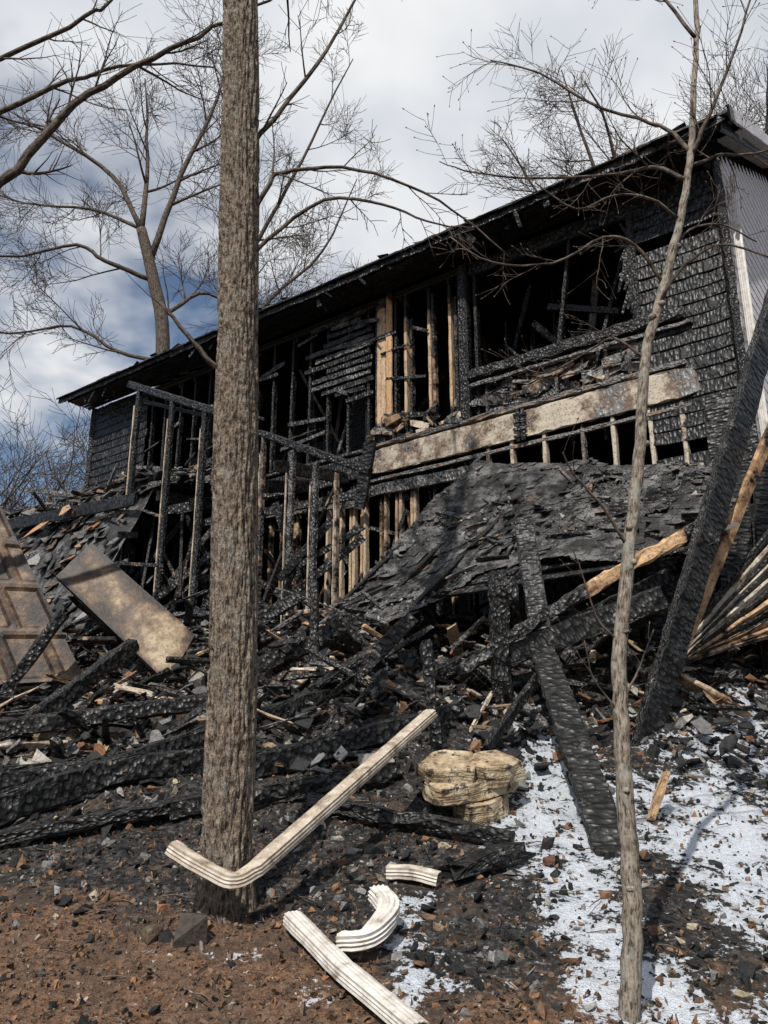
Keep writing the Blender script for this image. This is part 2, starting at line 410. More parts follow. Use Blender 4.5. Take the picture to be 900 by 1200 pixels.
# roof
mb=MB();TP=.554
def RP(s,o,dz=0): return P(s,o,8.30+(.6-o)*TP+dz)
upn=(NN*.485+Z*.875)
for i in range(27):
    o=.58-.175*i
    if o<-4: break
    mb.beam(RP(-.3+U(0,.06),o),RP(12.6-U(0,.06),o),.196,.022,up=upn,c0=BLK,seg=40,jit=.005)
s=-.25
while s<12.6:
    mb.beam(RP(s,.55,-.09),RP(s,-4,-.09),.04,.15,c0=BLK); s+=.6
a0=-.3
while a0<12.5:
    a1=min(12.6,a0+U(.5,1.6)); mb.beam(RP(a0,.60,-.06+U(-.02,.01)),RP(a1-.02,.60,-.06+U(-.03,.01)),.022,U(.09,.17),c0=(0,.1,0),seg=10,jit=.012); a0=a1
for i in range(5): mb.beam(P(-.05,.10+.1*i,8.17+.0*i),P(12.3,.10+.1*i,8.17),.09,.014,up=Z,c0=(0,.1,0),jit=.008,seg=40)
for i in range(64):
    s=U(0,12.3);a=RP(s,U(.1,.6),-.05)
    mb.beam(a,a+D*U(-.3,.3)+Z*-U(.08,.35),.015,U(.02,.09),c0=(0,U(0,.3),0))
mb.obj('roof_rafters_and_sheathing',M_wood,house)
mb=MB();step=.09
n=int(12.95/step)
for side in (0,1):
    b=len(mb.v)
    for i in range(n+1):
        s=-.38+step*i
        e=U(-.04,.04)+.09*nz(s*1.5,0)
        up_=.045*nz(s*.8,4)+U(0,.025)+.01
        if side==0:
            a=RP(s,.64+e,up_);t=RP(s,-4.0,.06);m=RP(s,.3,.05+.03*nz(s*3,1))
        else:
            a=P(s,-8.64-e,8.30+up_);t=RP(s,-4.001,.06);m=P(s,-7.8,8.30+.8*TP+.06)
        mb.v.extend([a,m,t,a-Z*.025]);mb.c.extend([(.02,.02,.021)]*4)
    for i in range(n):
        q=b+i*4
        for f in ((q,q+4,q+5,q+1),(q+1,q+5,q+6,q+2),(q+3,q+7,q+4,q)):
            mb.f.append(f);mb.uv.extend([(0,0)]*4);mb.sm.append(False)
for i in range(14):
    s=U(0,12.5);c=RP(s,.60,U(.02,.04));a=U(.05,.2)
    pts=[c,c+D*a,c+D*a+NN*U(.02,.08)+Z*U(-.05,.03),c+NN*U(.02,.08)+Z*U(-.05,.03)]
    mb.poly(pts,.006,upn,(.03,.03,.03))
mb.poly([RP(4.2,.6,.03),RP(4.75,.6,.03),RP(4.9,.3,.12),RP(4.4,.4,.10)],.02,upn,(.03,.03,.03))
mb.obj('shingle_roof',M_shin,house)
mb=MB()
mb.beam(P(-.38,.62,8.27),P(-.38,-4,8.27+4.62*TP),.03,.17,cf=lambda t:(.3+1.1*sm(.02,.10,t),.4,.1),seg=30)
mb.beam(P(-.38,-4.02,8.27+4.62*TP),P(-.38,-8.6,8.27),.03,.17,c0=(1,.4,.1))
mb.beam(P(-.2,-.3,8.27+.8*TP),P(-.2,-4,8.22+4.5*TP),.32,.012,up=upn,c0=(.9,.2,.3))
mb.obj('rake_board',M_side,house)
def spout(mb,pts,w=.10,d=.07,col=(1,0,0),up=Z,rib=.006):
    pts=[V(p) for p in pts]; k=28;rings=[];us=[];u=0
    for i,p in enumerate(pts):
        t=(pts[min(i+1,len(pts)-1)]-pts[max(i-1,0)]).normalized()
        sd=t.cross(V(up)).normalized();uu=sd.cross(t)
        ring=[];dent=1+.09*nz(i*.6,w*9)
        for j in range(k):
            a=6.2832*j/k;c,s_=math.cos(a),math.sin(a)
            m=(abs(c)**5+abs(s_)**5)**(-1/5)
            rb=(1-(rib/.04)*(.5+.5*math.cos(j*math.pi)))*dent
            ring.append(p+sd*(c*m*w/2*rb)+uu*(s_*m*d/2*rb))
        rings.append(ring);us.append(u);u+=.1
    mb.ring_tube(rings,[col]*len(rings),us,.3,close=False)
    inner=[[p+(q-p)*.88 for q in r] for p,r in zip(pts,rings)]
    mb.ring_tube([list(reversed(r)) for r in inner],[(.0,0,0)]*len(rings),us,.3,close=False)
    for e in (0,-1):
        mb.ring_tube([rings[e],inner[e]],[col]*2,[0,.01],.3,close=False)
def bez(pts,n=10):
    P_=[V(p) for p in pts];P_=[P_[0]*2-P_[1]]+P_+[P_[-1]*2-P_[-2]];o=[]
    for i in range(1,len(P_)-2):
        for j in range(n):
            t=j/n;a,b,c,d=P_[i-1:i+3]
            o.append(.5*((2*b)+(c-a)*t+(2*a-5*b+4*c-d)*t*t+(3*b-a-3*c+d)*t**3))
    o.append(P_[-2]);return o
mb=MB(); spout(mb,bez([P(-.16,-.42,8.2),P(-.15,-.28,7.4),P(-.15,-.25,6.8),P(-.15,-.25,5.0),P(-.15,-.25,4.7)],5),.09,.07,(1,0,0),up=NN)
mb.obj('wall_downspout',M_paint,house)
# ------------------------------------------------------------------ porch / deck frame
deck=empty('burnt_deck_frame');mb=MB()
def dk(s0,o0,z0,s1,o1,z1,w,h,c=BLK,c1=None,up=Z,**k): mb.beam(P(s0,o0,z0),P(s1,o1,z1),w,h,up=up,c0=c,c1=c1,**k)
for s,z0,z1,w,c in ((7.73,2.9,6.65,.085,(0,.1,0)),(6.95,2.8,6.3,.085,(0,.2,0)),(5.71,2.6,5.62,.05,(.45,.5,.9)),(5.2,2.6,5.26,.07,(.05,.5,.5)),(4.79,2.6,5.0,.07,(.05,.5,.5)),(8.6,2.9,7.1,.08,BLK),(4.4,2.6,4.8,.04,(.6,.5,.8)),(6.3,2.8,5.9,.07,BLK)):
    dk(s,1.5,z0,s+U(-.03,.03),1.5,z1,w,.08,c,up=NN)
    dk(s+w*.62,1.54,z0+.2,s+w*.62+U(-.01,.01),1.54,z1-.3,.016,.02,(.8,.2,.8),up=NN)  # thin pale strip paints a sunlit edge onto each post
dk(8.9,1.5,7.25,6.6,1.5,6.15,.09,.12,BLK); dk(5.8,1.5,5.66,3.9,1.5,4.72,.09,.10,(0,.1,0)); dk(8.6,1.4,6.9,6.9,1.4,6.2,.04,.06,BLK)
dk(3.9,1.5,5.1,4.1,1.45,4.3,.18,.05,(0,.1,0),up=NN)
dk(7.7,1.45,4.9,5.7,.1,5.3,.06,.15,BLK);dk(7.0,1.4,4.6,4.9,.1,5.0,.05,.12,BLK)
for s in (5.4,6.0,6.6,7.2,8,8.8,9.6,10.4,11.2,12): dk(s,.1,5.3-.0,s+U(-.2,.2),1.6,5.2+U(-.5,.05),.045,.18,BLK)
for i in range(34):
    s=U(5.0,10);dk(s,U(.3,1.8),U(2.9,4),s+U(-1.2,1.2),U(.3,1.4),U(3.6,5.2),.04,U(.04,.12),(U(0,.4),U(0,.4),U(0,.5)))
dk(8.2,1.7,5.1,12.3,1.7,5.3,.05,.2,BLK)
mb.obj('posts_and_joists',M_wood,deck)
heap=empty('collapsed_porch_roof');mb=MB();m2=MB()
def plate(mb,c,nrm,sx,sy,th,col,k=None):
    nrm=V(nrm).normalized();a=nrm.orthogonal().normalized();a.rotate(Matrix.Rotation(U(0,6.28),3,nrm));b=nrm.cross(a);pts=[]
    k=k or random.randint(4,7);t0=U(0,6.28)
    for j in range(k):
        t=t0+6.283*(j+U(-.25,.25))/k;pts.append(c+a*(math.cos(t)*sx*U(.6,1.1))+b*(math.sin(t)*sy*U(.6,1.1))+nrm*U(-.02,.02))
    mb.poly(pts,th,nrm,col)
def hz(s,o): return 6.15-.38*o-max(0,o-1.3)*1.9+.22*nz(s*1.4,o*2)-max(0,8.4-s)*.35
m3=MB();ns,no=44,18
for j in range(no+1):
    for i in range(ns+1):
        s=8.25+4.9*i/ns;o=.05+2.85*j/no;m3.v.append(P(s,o,hz(s,o)-.09+.06*nz(s*6,o*6)));g=.012+.02*R();m3.c.append((g,g,g))
for j in range(no):
    for i in range(ns):
        q=j*(ns+1)+i;m3.f.append((q,q+1,q+ns+2,q+ns+1));m3.uv.extend([(0,0)]*4);m3.sm.append(False)
m3.obj('sagging_roof_deck',M_shin,heap)
for i in range(860):
    s=U(6.9,13.1);o=U(.1,2.9);z=hz(s,o)
    if s<8.3 and o>1.3: continue
    nr=NN*(.3+.9*sm(1.2,1.8,o)+U(-.6,.6))+Z+D*U(-.6,.6)
    q=R();g=U(.012,.05);col=(g,g,g)
    if q<.17: col=tone((.17,.10,.062))
    elif q<.22: col=tone((.42,.21,.095),.7,1.1)
    elif q<.29: col=tone((.28,.27,.26))
    sz=U(.06,.26)
    plate(mb,P(s,o,z),nr,sz,sz*U(.4,1),U(.006,.02),col)
for c,sz in ((P(10.6,1.75,5.1),.30),(P(9.9,1.8,5.2),.2)): plate(mb,c,NN+Z*.8,sz*1.3,sz*.6,.01,(.46,.24,.11))
mb.obj('shingle_layers',M_shin,heap)
for i in range(56):
    s=U(7.2,12.5);o=U(.3,2.5);z=hz(s,o)+U(-.1,.14)
    m2.beam(P(s,o,z),P(s+U(-.9,.9),o+U(-.3,.5),z+U(-.4,.2)),.03,U(.03,.10),c0=(U(0,.5),U(.2,.6),.3))
m2.obj('broken_boards',M_wood,heap)
# ------------------------------------------------------------------ big collapsed roof slab
slab=empty('collapsed_roof_section')
A_=P(3.12,.32,5.05);B_=P(.20,.32,4.32);C_=P(4.45,2.35,2.55);D_=P(-.10,2.25,2.95)
def SL(u,v,h=0):
    a=A_.lerp(B_,u);b=C_.lerp(D_,u);p=a.lerp(b,v)
    p+=snorm*(h+.15*nz(u*2.6,v*2.2,7)+.075*nz(u*7,v*6,2)-.10*math.sin(v*3.14)*.6)
    return p
snorm=((C_-A_).cross(B_-A_)).normalized()
if snorm.z<0:snorm=-snorm
def vmax(u): return 1.0-.30*sm(.34,.42,u)+.1*sm(.55,.9,u)+.08*nz(u*14,0)+.05*nz(u*40,3)
mb=MB()
for i in range(16):
    v=(i+.5)/16
    us_=[u/40 for u in range(41) if v<vmax(u/40)-.02]
    if len(us_)<3: continue
    rings=[]
    for u in us_:
        c=[SL(u,v-.029,-.02),SL(u,v+.029,-.02),SL(u,v+.029,-.045),SL(u,v-.029,-.045)];rings.append(c)
    mb.ring_tube(rings,[(.05,.2,0)]*len(rings),[u*3 for u in us_],.5)
for u in (.02,.17,.32,.47,.62,.78,.93):
    vm=vmax(u)
    mb.beam(SL(u,.0,-.15),SL(u,vm+U(-.05,.1),-.15),.045,.16,up=snorm,c0=BLK)
for i in range(26):
    u=U(0,.97);v=U(.03,vmax(u)-.03);a=U(-.12,.12);b_=U(-.10,.10)
    mb.beam(SL(u,v,.03),SL(min(1,max(0,u+a)),min(.97,max(0,v+b_)),.05),.025,U(.02,.06),up=snorm,c0=(U(-.1,.5),U(.2,.7),U(0,.6)),jit=.006)
mb.obj('sheathing_and_rafters',M_wood,slab)
mb=MB();gu,gv=150,124
idx={}
for j in range(gv+1):
    for i in range(gu+1):
        u,v=i/gu,j/gv
        if v<=vmax(u)+.01 and nz(u*9,v*9,12)<.43:
            course=((v*22+.25*nz(u*5,v*2,6))%1)
            h=.004+.016*course+.016*nz(u*26,v*30,4)+.010*nz(u*75,v*80,1)
            idx[i,j]=len(mb.v);mb.v.append(SL(u,v,h));g=max(.010,.024+.022*nz(u*5,v*5,3)+.016*nz(u*60,int(v*24)*3.3,1));mb.c.append((g*1.03,g,g*.97))
for j in range(gv):
    for i in range(gu):
        q=[(i,j),(i+1,j),(i+1,j+1),(i,j+1)]
        if all(k in idx for k in q): mb.f.append(tuple(idx[k] for k in q));mb.uv.extend([(0,0)]*4);mb.sm.append(False)
rows=26;cw=.026
for r_ in range(rows):
    v=1-(r_+.3)/rows
    u=-.01+U(0,.02)
    while u<1.0:
        w=cw*U(.4,2.0)
        if v<vmax(u)+.03 and R()<.48+.4*nz(u*4,v*4,1):
            lift=.018+U(0,.006)+(U(.02,.07) if R()<.12 else 0);dv=U(-.014,.014)
            p=[SL(u,v-.035+dv,.014),SL(u+w*.97,v-.035+dv,.014),SL(u+w*U(.7,.99),v+dv+U(-.010,.010),lift+U(0,.010)),SL(u+w*U(0,.25),v+dv+U(-.010,.010),lift)]
            g=U(.016,.050)*(1+.8*nz(u*5,v*5,3));g=max(.008,g)
            q=R();col=(g*1.03,g,g*.97)
            if q<.06: col=(.13,.128,.122)
            elif q<.12: col=tone((.11,.072,.05))
            mb.poly(p[::-1] if (p[1]-p[0]).cross(p[2]-p[1]).dot(snorm)<0 else p,.004,snorm,col)
        u+=w
for i in range(6500):
    u=R();v=R()**.7
    if v>vmax(u) or nz(u*4,v*4,8)<-.12+.2*R()-.3*(u<.25): continue
    s_=U(.006,.028) if R()<.90 else U(.03,.10);g=random.choice([.015,.02,.03,.05,.2,.12,.36]);mb.chunk(random.choice(TPL),SL(u,v,.02),(s_,s_*U(.5,1),s_*.6),rrot(),(g,g*.97,g*.93))
mb.obj('charred_shingles',M_shin,slab)
# ------------------------------------------------------------------ loose timbers
def timber(name,parts,mat=None):
    mb=MB()
    for a in parts: mb.beam(*a[:4],**(a[4] if len(a)>4 else {}))
    return mb.obj(name,mat or M_wood)
CH=(-.1,.16,0)
timber('charred_beam',[((1.93,6.35,1.45),(3.95,6.9,6.1),.07,.30,dict(up=(-.55,-.5,.3),c0=CH,jit=.010,seg=50))])
timber('charred_beam',[((2.15,6.75,1.7),(3.6,6.85,4.45),.05,.12,dict(up=(-.6,-.4,.3),c0=(.85,.2,.0),c1=(.6,.2,.1)))])
timber('charred_beam',[((.62,6.65,2.15),(2.75,6.65,3.38),.09,.11,dict(cf=lambda t:(.0+.85*sm(.40,.62,t)*(1-sm(.87,.97,t)),.3,.1),jit=.016,seg=30,sag=-.05)),((.9,6.7,2.25),(2.3,6.6,2.75),.06,.2,dict(c0=CH,jit=.014)),((1.1,6.85,2.3),(2.9,6.9,3.2),.05,.14,dict(c0=CH,jit=.01))])
timber('charred_board',[((1.28,4.8,.98),(1.30,6.9,2.52),.21,.045,dict(c0=(-.1,.15,0),jit=.010,seg=40))])
timber('charred_board',[((1.34,6.85,2.45),(1.30,7.25,3.62),.18,.045,dict(up=(0,-1,.3),c0=(-.1,.25,0),jit=.010))])
timber('charred_post',[((.98,6.75,1.6),(.95,6.6,2.95),.15,.15,dict(c0=CH,jit=.018,up=(0,-1,0),seg=16)),((.88,6.65,2.85),(1.14,6.6,2.98),.1,.09,dict(c0=CH,jit=.02)),((1.02,6.6,2.95),(1.08,6.6,2.72),.12,.1,dict(c0=CH,jit=.02))])
timber('charred_post',[((-.62,7.4,1.85),(-.66,7.5,3.05),.08,.08,dict(c0=CH,jit=.012,up=(0,-1,0)))])
timber('charred_post',[((.40,6.0,1.3),(.31,6.0,2.3),.08,.08,dict(c0=CH,jit=.016,up=(0,-1,0)))])
timber('charred_beam',[((-2.6,4.95,1.10),(-.40,7.0,1.98),.10,.20,dict(c0=CH,jit=.012)),((-2.7,5.3,1.30),(-.9,6.0,1.52),.09,.18,dict(c0=CH,jit=.012)),((-2.5,4.75,1.02),(-1.0,5.4,1.27),.14,.08,dict(c0=(-.1,.2,0),jit=.012)),((-1.2,5.6,1.36),(.6,6.5,1.82),.09,.17,dict(c0=CH,jit=.012)),((-3.2,6.2,1.65),(-1.3,6.9,1.95),.08,.13,dict(c0=CH,jit=.012)),((-2.9,6.4,1.6),(-2.3,7.4,2.45),.09,.15,dict(c0=CH,jit=.012)),((-3.3,7.0,1.9),(-2.9,7.2,2.7),.08,.10,dict(c0=CH,jit=.012)),((-1.3,5.2,1.2),(.1,5.7,1.42),.07,.12,dict(c0=CH,jit=.012))])
timber('charred_beam',[((-1.6,7.6,2.1),(-.2,7.9,2.75),.07,.14,dict(c0=CH,jit=.012)),((-1.4,8.0,2.3),(.3,7.4,2.35),.08,.14,dict(c0=CH,jit=.012)),((-2.0,8.3,2.4),(-.9,8.5,3.1),.07,.13,dict(c0=CH,jit=.012)),((-.1,6.7,1.9),(.9,7.3,2.35),.08,.15,dict(c0=CH,jit=.012)),((.0,7.2,2.2),(-.5,7.5,2.75),.05,.14,dict(c0=(.2,.2,.1),jit=.012))])
timber('charred_beam',[((-.45,5.35,1.24),(.72,4.85,1.08),.09,.08,dict(c0=CH,jit=.014)),((.35,4.5,.95),(.75,4.75,1.03),.14,.08,dict(c0=(0,.2,0),jit=.018))])
timber('broken_plank',[((1.62,5.2,1.15),(1.76,5.25,1.42),.03,.09,dict(up=(0,-1,0),c0=(.95,.1,.1)))])
timber('broken_plank',[((.72,5.9,1.55),(1.5,6.8,2.4),.05,.08,dict(c0=CH)),((-.25,7.0,2.15),(.25,7.0,2.65),.05,.13,dict(c0=(.3,.2,.1))),((-.6,7.2,2.2),(.0,7.3,2.0),.04,.12,dict(c0=CH))])
mb=MB()
for i in range(16):
    t=i/15
    a=V((2.15+.35*t,7.0+.1*t,1.95+.3*t));b=V((4.7,7.2+.3*t,4.75-1.9*t+U(-.08,.08)))
    mb.beam(a,b,.035,U(.04,.07),up=(-.6,-.6,.3),c0=random.choice([CH,(.75,.3,1),(.65,.3,.8),(.7,.3,.2),CH,CH]),jit=.006)
for i in range(7): mb.beam((2.2+i*.38,7.6,1.9+.2*i),(2.4+i*.38,7.7,3.9+.15*i),.32,.03,up=(0,-1,0),c0=BLK)
mb.obj('fallen_deck_joists',M_wood)
mb=MB()
for i in range(680):
    x=U(-4.6,2.2) if R()<.87 else U(2,4);y=5.9+3.6*R()**.85
    if x>-.3 and y<6.4: continue
    if x<-1.7 and y<8.0 and R()<.55: continue
    z=gh(x,y)+U(.0,.16+.16*sm(6.8,8.5,y));L=U(.12,.7)*(1 if R()<.85 else 1.9);a=U(0,6.28);e=U(-.5,.7)
    dv=V((math.cos(a)*math.cos(e),math.sin(a)*math.cos(e),math.sin(e)))*L/2
    c=V((x,y,z+abs(dv.z)*.4));q=R()
    col=(U(-.2,.15),U(0,.55),0) if q<.82 else (U(.45,.95),.3,U(0,.9))
    mb.beam(c-dv,c+dv,U(.02,.13),U(.015,.06),up=(U(-.8,.8),U(-.8,.8),1),c0=col,jit=.008,taper=U(.5,1))
mb.obj('scattered_burnt_planks',M_wood)
mb=MB()
for i in range(1400):
    x=U(-4.4,3.6);y=U(5.6,9.6)
    if x>0 and y<6.2 and R()<.6: continue
    z=gh(x,y)+U(.02,.15+.12*sm(7,8.5,y));q=R();g=U(.010,.035);col=(g,g,g)
    if q<.12: col=tone((.42,.39,.34),.5,1.15)
    elif q<.20: col=tone((.34,.25,.15),.5,1.1)
    elif q<.29: col=tone((.24,.11,.05))
    elif q<.45: col=tone((.17,.17,.17))
    sz=U(.02,.12);plate(mb,V((x,y,z)),V((U(-.8,.8),U(-1.1,.3),1)),sz,sz*U(.4,1),U(.004,.02),col)
mb.obj('sheet_debris',M_rub)
# ------------------------------------------------------------------ rubble
mb=MB()
for i in range(38000):
    y=3.0+6.8*R()**1.3;x=U(-1,1)*(.62*y+.4)
    ch=charm(x,y); n=nz(x*2.2,y*2.2,4)
    near=y<5.2;fo=foam(x,y)
    if R()<min(.8,fo*1.1): continue
    if R()>ch:
        s_=U(.005,.018) if R()<.94 else U(.02,.045);q=R()
        col=tone((.155,.098,.064),.4,1.3) if q<.64 else (tone((.36,.31,.25)) if q<.72 else (tone((.29,.14,.07)) if q<.88 else (.018,.018,.018)))
    else:
        if near and n<-.15 and R()<.4: continue
        s_=U(.006,.026) if R()<.88 else U(.03,.075)
        if y>6: s_*=1.6
        g=U(.006,.028);q=R();col=(g,g,g*1.03)
        if q<.20: g=U(.08,.34);col=(g,g*.97,g*.92)
        elif q<.33: col=tone((.22,.12,.066))
        elif q<.37: col=tone((.42,.35,.25))
    mb.chunk(random.choice(TPL),V((x,y,gh(x,y)+s_*.12)),(s_*U(.8,1.8),s_*U(.6,1.2),s_*U(.4,1)),rrot(),col)
mb.obj('charcoal_and_stone_rubble',M_rub)
mb=MB()
for i in range(2800):
    y=3.0+U(0,1)**1.2*3.2;x=U(-2.6,2.4)
    if R()<charm(x,y)*.6: continue
    c=V((x,y,gh(x,y)+.010));nr=V((U(-.8,.8),U(-.8,.8),1));s_=U(.007,.024)
    plate(mb,c,nr,s_,s_*U(.2,.7),.0015,tone((.24,.13,.066) if R()<.5 else (.18,.12,.08),.4,1.4),6)
for i in range(240):
    y=U(3.0,6.2);x=U(-2.4,2.4);c=V((x,y,gh(x,y)+.015));a=U(0,6.28);L=U(.03,.18);d_=V((math.cos(a),math.sin(a),U(-.1,.1)))*L
    mb.tube([c,c+d_*.5+V((0,0,U(0,.015))),c+d_],[.0035,.003,.0015],4,tone((.14,.105,.08)))
mb.obj('dead_leaves_and_twigs',M_leaf)
def stone(name,x,y,sx,sy,sz,col):
    m=MB();m.chunk(hull(22,.25),V((x,y,gh(x,y)+sz*.25)),(sx,sy,sz),Matrix.Rotation(U(0,6),3,'Z'),col);return m.obj(name,M_rub)
for a in ((.9,4.72,.10,.08,.07,(.16,.075,.055)),(.93,4.9,.09,.07,.08,(.04,.03,.03)),(-1.02,3.98,.14,.09,.07,(.13,.095,.065)),(-2.6,6.6,.4,.3,.25,(.26,.21,.15)),(-2.2,5.75,.3,.2,.16,(.27,.22,.16)),(-1.75,7.6,.25,.2,.28,(.32,.29,.25)),(1.1,4.35,.07,.05,.04,(.24,.12,.07)),(-.2,6.9,.25,.2,.12,(.34,.24,.14)),(-.45,4.2,.07,.05,.05,(.05,.04,.035)),(.25,4.05,.06,.05,.04,(.34,.23,.15)),(-.86,3.94,.15,.09,.16,(.06,.048,.038))): stone('stone',*a)
rk=empty('limestone_rock_stack')
def slabrock(c,sx,sy,th,tilt,seed):
    random.seed(seed);bm=bmesh.new();k=8;vs=[]
    for j in range(k):
        t=6.283*(j+U(-.25,.25))/k;m=(abs(math.cos(t))**3+abs(math.sin(t))**3)**(-1/3)*U(.78,1.1);vs.append(bm.verts.new((math.cos(t)*m*sx,math.sin(t)*m*sy,0)))
    f=bm.faces.new(vs);r=bmesh.ops.extrude_face_region(bm,geom=[f]);tv=[v for v in r['geom'] if isinstance(v,bmesh.types.BMVert)]
    for v in tv: v.co.z+=th*U(.85,1.1);v.co.x*=U(.88,1.04);v.co.y*=U(.84,1.04)
    bmesh.ops.recalc_face_normals(bm,faces=bm.faces)
    bmesh.ops.bevel(bm,geom=bm.edges[:],offset=.005,segments=1,affect='EDGES')
    bmesh.ops.triangulate(bm,faces=bm.faces);
    for _ in range(2): bmesh.ops.subdivide_edges(bm,edges=[e for e in bm.edges if e.calc_length()>.03],cuts=1)
    bmesh.ops.triangulate(bm,faces=bm.faces)
    for v in bm.verts:
        p=v.co; v.co+=V((nz(p.x*8+seed,p.y*8,p.z*14),nz(p.y*8,p.z*14+seed,p.x*8),.5*nz(p.x*6,p.y*6,seed)))*.018
    me=bpy.data.meshes.new('rock_slab');bm.to_mesh(me);bm.free();me.materials.append(M_rock)
    ob=bpy.data.objects.new('rock_slab',me);scene.collection.objects.link(ob);ob.location=c;ob.rotation_euler=tilt;ob.parent=rk
slabrock((.62,5.40,1.12),.20,.17,.16,(.22,-.22,.2),3)
slabrock((.55,5.40,1.29),.32,.2,.11,(.24,-.14,.3),14)
slabrock((.40,5.37,1.40),.21,.17,.09,(.42,.02,-.1),5)
slabrock((.69,5.40,1.38),.18,.17,.12,(.36,-.20,.5),16)
random.seed(21)
# ------------------------------------------------------------------ fallen downspouts
def zg(x,y,h): return (x,y,gh(x,y)+h)
mb=MB();pts=bez([(-.99,4.02,1.13),(-.88,4.0,1.07),(-.76,4.0,1.01),(-.68,4.0,.99),(-.60,4.05,1.03)],4)[:-1]
a=V((-.60,4.05,1.03));b=V((.31,5.5,1.78))
pts+=[a.lerp(b,t/14) for t in range(15)]
spout(mb,pts,.092,.068,(.12,0,0),rib=.004);mb.obj('fallen_downspout',M_paint)
mb=MB();a=V(zg(-.42,4.02,.06));b=V(zg(-.17,3.64,.06));c=V(zg(.12,3.2,.06))
spout(mb,bez([a,b,b.lerp(c,.1),c],5),.09,.065,(.8,0,0),rib=.004);mb.obj('fallen_downspout',M_paint)
mb=MB();spout(mb,bez([zg(-.19,3.83,.06),zg(-.08,3.80,.09),zg(.0,3.87,.11),zg(.02,3.98,.13),zg(-.03,4.10,.14)],7),.10,.075,(.85,0,0),rib=.008);mb.obj('downspout_elbow',M_paint)
mb=MB();spout(mb,bez([zg(.02,4.52,.05),zg(.15,4.49,.05),zg(.28,4.45,.04)],5),.10,.07,(.4,0,0),rib=.004);mb.obj('downspout_piece',M_paint)
# ------------------------------------------------------------------ door and large panel on left
def board(name,cs,th,mat,fr,emb=None,g=24):
    mb=MB();a,b,c,d=[V(p) for p in cs];n=((b-a).cross(d-a)).normalized()
    if n.y>0:n=-n
    def Q(u,v,h): return a.lerp(b,u).lerp(d.lerp(c,u),v)+n*h
    for h,s_ in ((0,1),(-th,-1)):
        for j in range(g+1):
            for i in range(g+1):
                u,v=i/g,j/g;hh=h
                if emb and s_==1: hh+=emb(u,v)
                mb.v.append(Q(u,v,hh+.03*nz(u*2,v*2,1)));mb.c.append((fr(u,v),0,0))
        base=len(mb.v)-(g+1)**2
        for j in range(g):
            for i in range(g):
                q=base+j*(g+1)+i;f=(q,q+1,q+g+2,q+g+1)
                mb.f.append(f);mb.uv.extend([(0,0)]*4);mb.sm.append(False)
    N1=(g+1)**2
    ed=[i for i in range(g+1)]+[(j)*(g+1)+g for j in range(1,g+1)]+[g*(g+1)+i for i in range(g-1,-1,-1)]+[j*(g+1) for j in range(g-1,0,-1)]
    for k in range(len(ed)):
        p,q=ed[k],ed[(k+1)%len(ed)];mb.f.append((p,q,q+N1,p+N1));mb.uv.extend([(0,0)]*4);mb.sm.append(False)
    return mb.obj(name,mat)
board('fallen_door',[(-3.33,8.0,3.22),(-3.08,8.2,3.62),(-1.88,8.0,2.62),(-2.04,7.7,2.14)],.07,M_panel,lambda u,v:.44+.40*sm(.5,.9,v)-.35*(1-sm(0,.10,u))-.4*sm(.88,1.,u)-.3*(1-sm(0,.15,v))-.4*sm(.9,1,v),None,40)
def emb(u,v):
    fu=(u*4)%1;fv=(v*5+.5*(int(u*4)%2))%1
    return -.03*sm(.05,.12,fu)*(1-sm(.88,.95,fu))*sm(.06,.13,fv)*(1-sm(.87,.94,fv))
board('fallen_wall_panel',[(-3.90,7.75,3.95),(-2.72,7.45,2.15),(-4.6,7.0,2.0),(-5.7,7.3,4.2)],.08,M_panel,lambda u,v:.38+.05*math.sin(v*9)-.2*sm(.95,1,1-v),emb,60)
# ------------------------------------------------------------------ trees
LR=(.35,.68)
def grow(mb,p,d,L,r,lev,up=.05,wob=.16,kids=(4,7),rmin=.0035,seg=7,bud=0,spread=(.5,1.05),k=None):
    p=V(p);d=V(d).normalized();pts=[p.copy()];rad=[r];n=seg if lev>0 else 3;st=L/n
    bow=V((U(-1,1),U(-1,1),U(-.6,.6)))*wob*.5
    for i in range(n):
        d=(d+V((U(-1,1),U(-1,1),U(-1,1)))*wob+bow*.4+V((0,0,up))).normalized();p=p+d*st;pts.append(p.copy());rad.append(max(rmin*.7,r*(1-.72*(i+1)/n)))
    kk=k or (8 if r>.08 else 6 if r>.03 else 4 if r>.012 else 3)
    mb.tube(pts,rad,kk)
    if bud and lev==0:
        t=(pts[-1]-pts[-2]).normalized();mb.tube([pts[-1]-t*bud,pts[-1]+t*bud*.6,pts[-1]+t*bud*2],[bud*.4,bud*.75,bud*.1],4)
    if lev>0:
        branch_off(mb,pts,rad,L,lev,up,wob,kids,rmin,seg,bud,spread)
def branch_off(mb,pts,rad,L,lev,up,wob,kids,rmin,seg,bud,spread,t0=.2):
    n=len(pts)-1;N=random.randint(*kids)
    for c in range(N):
        t=(t0+(1-t0)*(c+R())/N)*n;i=min(n-1,int(t));q=pts[i].lerp(pts[i+1],t-i);rr=rad[i]+(rad[i+1]-rad[i])*(t-i)
        ax=(pts[i+1]-pts[i]).normalized();o=ax.orthogonal().normalized();o.rotate(Matrix.Rotation(U(0,6.283),3,ax))
        a=U(*spread);nd=ax*math.cos(a)+o*math.sin(a)
        grow(mb,q,nd,L*U(*LR)*(1-.25*t/n),max(rmin,rr*U(.4,.65)),lev-1,up,wob,kids,rmin,max(4,seg-1),bud,spread)
